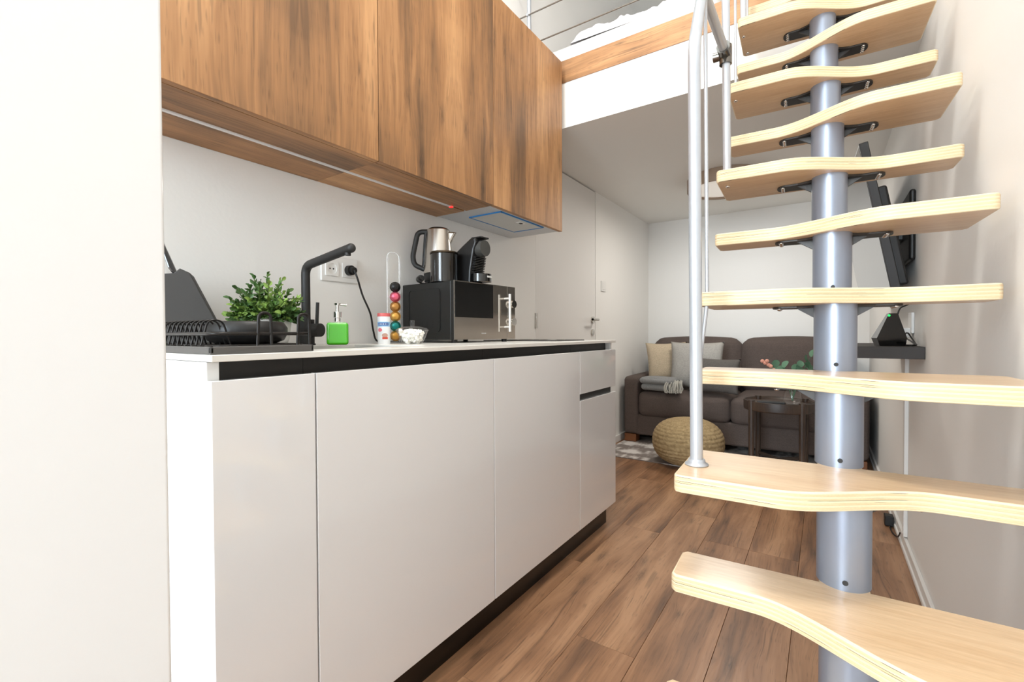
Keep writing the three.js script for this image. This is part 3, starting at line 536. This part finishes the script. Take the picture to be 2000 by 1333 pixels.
// hob
{
  const g = thing('induction_hob', 'thin dark glass hob at the far end of the worktop', 'hob', [-1.16, CY, -1.9]);
  part(g, 'glass', B(-0.2, 0.2, 0, 0.004, -0.14, 0.14, 0.0015), std({ color: 0x35322f, roughness: 0.5 }));
  part(g, 'ring', new THREE.TorusGeometry(0.075, 0.001, 6, 40).rotateX(Math.PI / 2).translate(-0.09, 0.0042, 0), M.steelDark); part(g, 'ring', new THREE.TorusGeometry(0.06, 0.001, 6, 40).rotateX(Math.PI / 2).translate(0.1, 0.0042, 0), M.steelDark);
}
solo('light_switch', 'white light switch beside the flush door', 'switch', merge([B(0, 0.009, -0.042, 0.042, -0.042, 0.042, 0.003), B(0.008, 0.012, -0.028, 0.028, -0.028, 0.028, 0.002)]), M.trim, [XW, 1.31, -3.47]);

// ---------- living corner ----------
function bulge(g, ax, c, h, amt, w0, w1) { const p = g.attributes.position; for (let i = 0; i < p.count; i++) { const v = [p.getX(i), p.getY(i), p.getZ(i)]; const a = (ax + 1) % 3, b = (ax + 2) % 3, s = Math.sign(v[ax] - c[ax]); const k = (1 - ((v[a] - c[a]) / w0) ** 2) * (1 - ((v[b] - c[b]) / w1) ** 2); v[ax] += s * amt * Math.max(0, k); p.setXYZ(i, ...v); } g.computeVertexNormals(); return g; }
function softBox(w, h, d, r, bu) { // rounded box with swollen faces, centred
  const n = 18, g = new THREE.BoxGeometry(w, h, d, n, n, n), p = g.attributes.position, H = [w / 2, h / 2, d / 2];
  for (let i = 0; i < p.count; i++) {
    const v = [p.getX(i), p.getY(i), p.getZ(i)], inn = v.map((q, k) => clamp(q, -H[k] + r, H[k] - r)), o = v.map((q, k) => q - inn[k]), l = Math.hypot(...o) || 1;
    const face = v.map((q, k) => Math.abs(Math.abs(q) - H[k]) < 1e-6 ? 1 : 0), u = v.map((q, k) => 1 - (q / H[k]) ** 2);
    let q = l > 1e-9 && o.some((e) => Math.abs(e) > 1e-9) ? inn.map((e, k) => e + o[k] / l * r) : v;
    for (let k = 0; k < 3; k++) if (face[k]) q[k] += Math.sign(v[k]) * bu * u[(k + 1) % 3] * u[(k + 2) % 3];
    p.setXYZ(i, ...q);
  }
  const m = mergeVertices((g.deleteAttribute('normal'), g.deleteAttribute('uv'), g), 1e-5); m.computeVertexNormals(); return uvBox(m);
}
const softAt = (x0, x1, y0, y1, z0, z1, r, bu) => softBox(x1 - x0, y1 - y0, z1 - z0, r, bu).translate((x0 + x1) / 2, (y0 + y1) / 2, (z0 + z1) / 2);
{
  const s = thing('sofa', 'dark taupe two-seater sofa against the back wall', 'sofa', [-0.59, 0.0085, -4.19]);
  const X0 = -0.84, X1 = 0.84, F = 0.385, K = -0.405;
  part(s, 'frame', B(X0 + 0.1, X1 - 0.1, 0.065, 0.24, K, F - 0.01, 0.02), M.sofa);
  part(s, 'back_frame', B(X0 + 0.05, X1 - 0.05, 0.065, 0.7, K, K + 0.12, 0.03), M.sofa);
  part(s, 'arm', softAt(X0, X0 + 0.135, 0.065, 0.555, K + 0.01, F, 0.035, 0.006), M.sofa);
  part(s, 'arm', softAt(X1 - 0.135, X1, 0.065, 0.555, K + 0.01, F, 0.035, 0.006), M.sofa);
  part(s, 'seat_cushion', softAt(X0 + 0.13, -0.003, 0.225, 0.435, K + 0.1, F + 0.012, 0.05, 0.022), M.sofa);
  part(s, 'seat_cushion', softAt(0.003, X1 - 0.13, 0.225, 0.435, K + 0.1, F + 0.012, 0.05, 0.022), M.sofa);
  for (const [a, b] of [[X0 + 0.09, -0.004], [0.004, X1 - 0.09]]) { const c = part(s, 'back_cushion', softBox(b - a, 0.46, 0.16, 0.075, 0.02), M.sofa); c.position.set((a + b) / 2, 0.645, K + 0.17); c.rotation.x = -0.12; }
  for (const [x, z] of [[X0 + 0.06, F - 0.06], [X1 - 0.06, F - 0.06], [X0 + 0.06, K + 0.06], [X1 - 0.06, K + 0.06]]) part(s, 'foot', B(x - 0.05, x + 0.05, 0.002, 0.067, z - 0.05, z + 0.05, 0.004), std({ color: 0x7a4a28, roughness: 0.5 }), 'brown wooden foot');
}
function pillow(w, h, d) {
  const n = 22, pos = [], idx = [];
  for (const s of [1, -1]) for (let j = 0; j <= n; j++) for (let i = 0; i <= n; i++) {
    const u = i / n * 2 - 1, v = j / n * 2 - 1, e = (1 - Math.abs(u) ** 3) * (1 - Math.abs(v) ** 3);
    pos.push(u * w / 2 * (1 - 0.07 * (1 - v * v)), v * h / 2 * (1 - 0.07 * (1 - u * u)), s * (d / 2 * Math.pow(Math.max(0, e), 0.55) + 0.006 * (fbm(u * 2 + 5 + w * 40, v * 2 + s, 2) - 0.5) * e));
  }
  const N = (n + 1) * (n + 1);
  for (let s = 0; s < 2; s++) for (let j = 0; j < n; j++) for (let i = 0; i < n; i++) { const a = s * N + j * (n + 1) + i, b = a + 1, c = a + n + 1, e = c + 1; if (s) idx.push(a, c, b, b, c, e); else idx.push(a, b, c, b, e, c); }
  let g = new THREE.BufferGeometry(); g.setAttribute('position', new THREE.Float32BufferAttribute(pos, 3)); g.setIndex(idx); g = mergeVertices(g, 1e-5); g.computeVertexNormals(); return uvBox(g);
}
function throwPillow(label, mat, w, h, d, pos, rx, ry, rz) { const m = solo('throw_pillow', label, 'pillow', pillow(w, h, d), mat, pos, 0, 'throw pillows on the sofa'); m.rotation.set(rx, ry, rz, 'YXZ'); }
throwPillow('beige square throw pillow against the left sofa arm', M.beige, 0.36, 0.36, 0.12, [-1.135, 0.675, -4.11], -0.22, 0.5, 0.03);
throwPillow('light grey square throw pillow beside the beige one', M.greyCush, 0.42, 0.4, 0.12, [-0.88, 0.665, -4.03], -0.25, 0.1, 0.0);
throwPillow('dark grey oblong throw pillow at the sofa middle', M.darkCush, 0.36, 0.28, 0.1, [-0.71, 0.6, -3.86], -0.3, 0.05, -0.03);
{
  const g = thing('throw_blanket', 'folded grey throw blanket with cream fringe on the sofa', 'blanket', [-1.12, 0.455, -3.835], -0.1);
  part(g, 'fold', softAt(-0.16, 0.12, 0.055, 0.11, -0.1, 0.06, 0.026, 0.01), M.throwM); part(g, 'fold', softAt(-0.15, 0.12, 0.004, 0.056, -0.1, 0.055, 0.024, 0.004), M.throwM);
  const st = []; for (let i = 0; i < 46; i++) { const x = 0.06 + rr(0, 0.13), z = rr(0.02, 0.075); st.push(spline([[x - 0.01, 0.085 + rr(-0.01, 0.015), z - 0.03], [x, 0.06 + rr(-0.01, 0.02), z], [x + rr(-0.01, 0.015), 0.03, z + 0.012], [x + rr(-0.015, 0.015), 0.004 - rr(0, 0.01), z + 0.016]], 0.0045, 8, 5)); }
  part(g, 'fringe', merge(st), M.fringe, 'cream knotted fringe').userData.kind = 'stuff';
}
{
  const pr = []; const N = 120; for (let i = 0; i <= N; i++) { const a = -Math.PI / 2 + i / N * Math.PI, r = 0.235 * Math.pow(Math.max(0, Math.cos(a)), 0.75), y = 0.16 + 0.16 * Math.sign(Math.sin(a)) * Math.pow(Math.abs(Math.sin(a)), 0.9), w = 0.0035 * Math.abs(Math.sin(i / N * Math.PI * 20)); pr.push([Math.max(0.0001, r + w * Math.cos(a)), y + w * Math.sin(a)]); }
  const g = lathe(pr, 120), p = g.attributes.position; for (let i = 0; i < p.count; i++) { const x = p.getX(i), y = p.getY(i), z = p.getZ(i), a = Math.atan2(z, x), k = 1 + 0.008 * Math.sin(a * 70 + Math.floor(y * 60) * 1.7); p.setXYZ(i, x * k, y, z * k); } g.computeVertexNormals();
  const o = solo('jute_pouf', 'round woven jute pouf on the floor before the sofa', 'pouf', g, M.jute, [-0.79, 0.012, -3.36]); o.rotation.set(0, 0.4, 0);
}
{
  const rugT = tex(512, 512, (u, v) => { const n = fbm(u * 9, v * 9, 5), m = fbm(u * 40, v * 12, 3), t = clamp((n - 0.42) * 5 + (m - 0.5) * 1.6); return mix3([128, 118, 112], [214, 208, 202], t); });
  const g = B(-1.43, 0.2, 0, 0.008, -4.3, -3.3, 0.002); const uv = g.attributes.uv; for (let i = 0; i < uv.count; i++) uv.setXY(i, uv.getX(i) * 0.8, uv.getY(i) * 0.8);
  solo('area_rug', 'worn grey patterned rug under the sofa front', 'rug', g, std({ map: rugT, roughness: 1 }));
}
{
  const g = thing('side_table', 'round dark wood side table in front of the sofa', 'table', [-0.245, 0.008, -3.48]);
  part(g, 'table_top', lathe([[0, 0.425], [0.19, 0.425], [0.194, 0.42], [0.205, 0.42], [0.207, 0.428], [0.207, 0.478], [0.202, 0.482], [0.197, 0.478], [0.195, 0.462], [0, 0.46]], 56), M.walnut);
  for (let i = 0; i < 4; i++) { const a = 0.82 + i * Math.PI / 2; part(g, 'leg', merge([cyl(0.016, 0.019, 0.487, 16, 0.198 * Math.cos(a), 0, 0.198 * Math.sin(a))]), M.walnut); }
  part(g, 'stretcher', merge([rod([0.198 * Math.cos(0.82), 0.09, 0.198 * Math.sin(0.82)], [-0.198 * Math.cos(0.82), 0.09, -0.198 * Math.sin(0.82)], 0.012), rod([-0.198 * Math.sin(0.82), 0.09, 0.198 * Math.cos(0.82)], [0.198 * Math.sin(0.82), 0.09, -0.198 * Math.cos(0.82)], 0.012)]), M.walnut);
  const r = thing('remote_control', 'slim black remote control on the side table', 'remote', [-0.285, 0.469, -3.42], 0.1);
  part(r, 'case', B(-0.08, 0.08, 0, 0.016, -0.02, 0.02, 0.005), M.black); part(r, 'button_pad', B(-0.06, 0.05, 0.0155, 0.0175, -0.012, 0.012, 0.0008), M.charcoal);
  const v = thing('glass_vase', 'clear glass vase with eucalyptus on the side table', 'vase', [-0.17, 0.469, -3.5]);
  part(v, 'vase', lathe([[0, 0.001], [0.035, 0.001], [0.052, 0.02], [0.056, 0.045], [0.046, 0.075], [0.034, 0.095], [0.037, 0.11]], 36), M.glass);
  const lf = (() => { const c = new THREE.CircleGeometry(0.026, 14), p = c.attributes.position; for (let i = 0; i < p.count; i++) p.setZ(i, 8 * p.getX(i) ** 2 - 4 * p.getY(i) ** 2); c.computeVertexNormals(); c.scale(0.85, 1, 1); c.translate(0, 0.024, 0); return c; })();
  const gm = [0x5f8368, 0x486c50].map((c) => std({ color: c, roughness: 0.7, side: THREE.DoubleSide })), pk = std({ color: 0xe2a18b, roughness: 0.8 });
  const tips = [[0.1, 0.31, 0.0], [0.075, 0.25, 0.05], [-0.05, 0.24, 0.06], [-0.11, 0.24, 0.0], [0.03, 0.24, -0.05], [0.13, 0.25, 0.03]];
  tips.forEach((e, i) => {
    const cv = new THREE.CatmullRomCurve3([new THREE.Vector3(0, 0.02, 0), new THREE.Vector3(e[0] * 0.25, 0.12, e[2] * 0.25), new THREE.Vector3(...e)]), st = part(v, 'stem', new THREE.TubeGeometry(cv, 14, 0.0018, 6), gm[1]);
    for (let j = 0; j < 5; j++) { const t = 0.62 + j * 0.095, l = part(st, 'leaf', lf, gm[(i + j) % 2]), p = cv.getPoint(Math.min(1, t)); l.position.copy(p); l.rotation.set(rr(-0.7, 0.9), rr(-1.2, 1.2), (j % 2 ? 1 : -1) * rr(0.4, 1.3)); }
  });
  const fl = part(v, 'flower', merge([[0, 0, 0], [0.02, -0.012, 0], [0.012, 0.014, 0.01], [-0.016, 0.012, 0], [0.034, -0.02, 0.01], [0.05, -0.045, 0]].map((o) => new THREE.IcosahedronGeometry(0.013, 1).translate(...o))), pk, 'pink blossom cluster'); fl.position.set(-0.155, 0.262, 0.02);
  part(v, 'stem', spline([[0, 0.02, 0], [-0.03, 0.12, 0.01], [-0.1, 0.21, 0.02], [-0.155, 0.26, 0.02]], 0.0018, 16, 6), gm[1]);
}
{
  const l = thing('ceiling_lamp', 'round wood-rimmed ceiling lamp under the loft', 'lamp', [-0.58, LB, -3.55]);
  part(l, 'rim', lathe([[0.235, -0.002], [0.255, -0.002], [0.255, -0.085], [0.248, -0.088], [0.238, -0.085], [0.235, -0.002]], 64), std({ color: 0x9a8470, roughness: 0.55 }));
  part(l, 'diffuser', lathe([[0, -0.08], [0.2, -0.078], [0.238, -0.072], [0.238, -0.06], [0, -0.06]], 48), std({ color: 0xdedcdc, roughness: 0.4, emissive: 0xfff3e2, emissiveIntensity: 0.25 }));  // faint glow added to the diffuser
  const ll = new THREE.RectAreaLight(new THREE.Color().setRGB(1.0, 0.95, 0.88), 18, 0.36, 0.36); ll.name = 'added_rear_fill_light'; ll.position.set(-0.58, LB - 0.094, -3.55); ll.lookAt(-0.58, 0, -3.5501); scene.add(ll);  // added fill light below the lamp, brightens the living corner
}
{
  const l = thing('unseen_ceiling_lamp', 'round white unseen ceiling lamp above the frame, lighting the front room and loft', 'lamp', [-0.6, HC, -0.7]);  // unseen fitting out of view, goes with the area light above the stairs
  part(l, 'housing', lathe([[0.34, 0], [0.36, -0.01], [0.36, -0.07], [0.34, -0.085], [0.33, -0.085], [0.33, 0]], 48), M.trim);
  part(l, 'diffuser', lathe([[0, -0.082], [0.33, -0.082], [0.33, -0.07], [0, -0.07]], 48), std({ color: 0xfff4e2, emissive: 0xffe3bd, emissiveIntensity: 1.5 }));
}
// television, mount, shelf, router
{
  const g = thing('television', 'black television tilted down on the right wall', 'television', [0.215, 1.09, -2.3], 0);
  // local frame: screen faces -x, width along -z
  const t = new THREE.Matrix4().makeRotationFromEuler(new THREE.Euler(0, 0.045, 0.178, 'YXZ'));
  const add = (n, geo, mat, l, p = g) => { geo.applyMatrix4(t); return part(p, n, geo, mat, l); };
  add('casing', B(0, 0.03, 0, 0.6, -0.95, 0, 0.003), std({ color: 0x2a2726, roughness: 0.45 }));
  add('rear_housing', B(0.028, 0.062, 0.02, 0.42, -0.9, -0.03, 0.01), std({ color: 0x232120, roughness: 0.55 }));
  add('screen', B(-0.001, 0.002, 0.012, 0.588, -0.94, -0.01), phy({ color: 0x100e0e, roughness: 0.12, clearcoat: 0.6 }), 'dark glossy screen');
  const m = thing('tv_mount', 'black swivel wall mount behind the television', 'bracket', [XR, 1.36, -2.62]);
  part(m, 'wall_plate', B(-0.02, 0, -0.14, 0.14, -0.05, 0.22, 0.012), M.black);
  part(m, 'arm', merge([B(-0.036, -0.004, -0.03, 0.03, -0.12, 0.02, 0.006)]), M.black);
}
{
  const s = thing('wall_shelf', 'thick black floating shelf on the right wall', 'shelf', [XR, 0.836, -2.5]);
  part(s, 'board', B(-0.235, -0.001, 0, 0.044, -0.333, 0.333, 0.002), std({ color: 0x363230, roughness: 0.6 }));
  const r = thing('wifi_router', 'black wedge-shaped router with green light on the shelf', 'router', [0.215, 0.8805, -2.3], 0.2);
  const geo = (() => { const pos = [], idx = []; const L = [[-0.045, 0.0, 0.03], [0.035, 0, 0.03], [0.035, 0, -0.03], [-0.045, 0, -0.03], [-0.055, 0.03, 0.033], [0.038, 0.03, 0.033], [0.038, 0.03, -0.033], [-0.055, 0.03, -0.033], [-0.012, 0.125, 0.012], [0.016, 0.125, 0.012], [0.016, 0.125, -0.012], [-0.012, 0.125, -0.012]]; L.forEach((p) => pos.push(...p)); for (let r0 = 0; r0 < 2; r0++) for (let i = 0; i < 4; i++) { const a = r0 * 4 + i, b = r0 * 4 + (i + 1) % 4; idx.push(a, b, b + 4, a, b + 4, a + 4); } idx.push(0, 2, 1, 0, 3, 2, 8, 9, 10, 8, 10, 11); const g = new THREE.BufferGeometry(); g.setAttribute('position', new THREE.Float32BufferAttribute(pos, 3)); g.setIndex(idx); const n = g.toNonIndexed(); n.computeVertexNormals(); return uvBox(n); })();
  part(r, 'case', geo, M.blackGloss);
  part(r, 'status_light', new THREE.SphereGeometry(0.004, 10, 8).translate(-0.012, 0.117, 0.0145), std({ color: 0x30ff60, emissive: 0x22ff55, emissiveIntensity: 2 }), 'glowing green status light');
  part(r, 'cable', spline([[0.02, 0.12, -0.005], [0.03, 0.145, -0.01], [0.055, 0.158, -0.02], [0.075, 0.172, -0.03]], 0.0028, 20), M.black);
  const o = thing('wall_outlet', 'white wall outlet behind the router', 'outlet', [XR, 0.97, -2.46]);
  part(o, 'plate', B(-0.01, 0, -0.042, 0.042, -0.042, 0.042, 0.003), M.trim);
  part(o, 'adapter', B(-0.045, -0.009, -0.06, -0.02, -0.02, 0.02, 0.004), M.white);
  const c = thing('router_cables', 'black cables coiled between router and outlet', 'cable', [0.25, 0.8805, -2.33]);
  part(c, 'cable', spline([[0.0, 0.03, 0], [0.02, 0.05, -0.04], [0.03, 0.03, -0.02], [0.036, 0.008, 0.03], [0.03, 0.004, 0.08], [0.0, 0.004, 0.1]], 0.0028, 30), M.black); part(c, 'cable', spline([[0.0, 0.04, -0.06], [0.02, 0.025, -0.03], [0.03, 0.006, 0.05], [0.01, 0.004, 0.11]], 0.0028, 30), M.black);
  solo('cable_duct', 'white vertical cable duct below the black shelf', 'duct', B(-0.014, 0, 0, 0.76, -0.0125, 0.0125, 0.002), M.trim, [XR, 0.06, -2.56]);
  const p = thing('power_strip', 'black plug block at the foot of the cable duct', 'plug', [0.265, 0, -2.85]);
  part(p, 'block', B(-0.02, 0.015, 0.002, 0.05, -0.025, 0.025, 0.004), M.black); part(p, 'cable', spline([[0.0, 0.004, 0.02], [0.0, 0.004, 0.1], [0.01, 0.02, 0.2], [0.012, 0.06, 0.26]], 0.003, 20), M.black);
}
// ---------- loft things ----------
{
  const m = thing('loft_mattress', 'white mattress on the loft platform', 'mattress', [-0.75, LF, -3.1]);
  part(m, 'mattress', softAt(-0.68, 0.35, 0, 0.13, -0.95, 0.82, 0.03, 0.004), M.linen);
  const n = 40, g = new THREE.PlaneGeometry(0.75, 0.5, n * 2, n); g.rotateX(-Math.PI / 2); const p = g.attributes.position;
  for (let i = 0; i < p.count; i++) { const x = p.getX(i), z = p.getZ(i), e = clamp(Math.min(0.375 - Math.abs(x), 0.25 - Math.abs(z)) / 0.05); p.setY(i, 0.004 + e * (0.015 + 0.09 * Math.pow(fbm(x * 9 + 4 + z * 3, z * 14, 4), 1.6)) + 0.03 * e * (1 - Math.abs(2 * fbm(x * 14 - z * 9, z * 6 + 2, 3) - 1))); } g.computeVertexNormals();
  solo('rumpled_sheet', 'crumpled white bed sheet on the loft mattress', 'bed sheet', g, std({ color: 0xe3e0e5, roughness: 0.95, side: THREE.DoubleSide }), [-0.8, LF + 0.132, -2.56], 0.05);
  const r = thing('loft_railing', 'slim metal railing along the loft edge', 'railing', [0, LF, ZL - 0.02]);
  part(r, 'post', rod([-1.385, 0, 0], [-1.385, 1.0, 0], 0.012, 18), M.rail); part(r, 'post', rod([-0.3, 0, 0], [-0.3, 1.0, 0], 0.012, 18), M.rail);
  for (const y of [0.165, 0.335, 0.5, 0.67, 0.84]) part(r, 'bar', rod([-1.46, y, 0.012], [-0.3, y, 0.012], 0.004, 10), M.steelDark);
  part(r, 'top_rail', rod([-1.46, 1.0, 0], [-0.28, 1.0, 0], 0.014, 18), M.rail);
  for (const y of [0.165, 0.335, 0.5, 0.67, 0.84]) part(r, 'bar_knob', rod([-1.385, y, 0.008], [-1.385, y, 0.022], 0.008, 12), M.rail);
}
renderer.render(scene, camera);
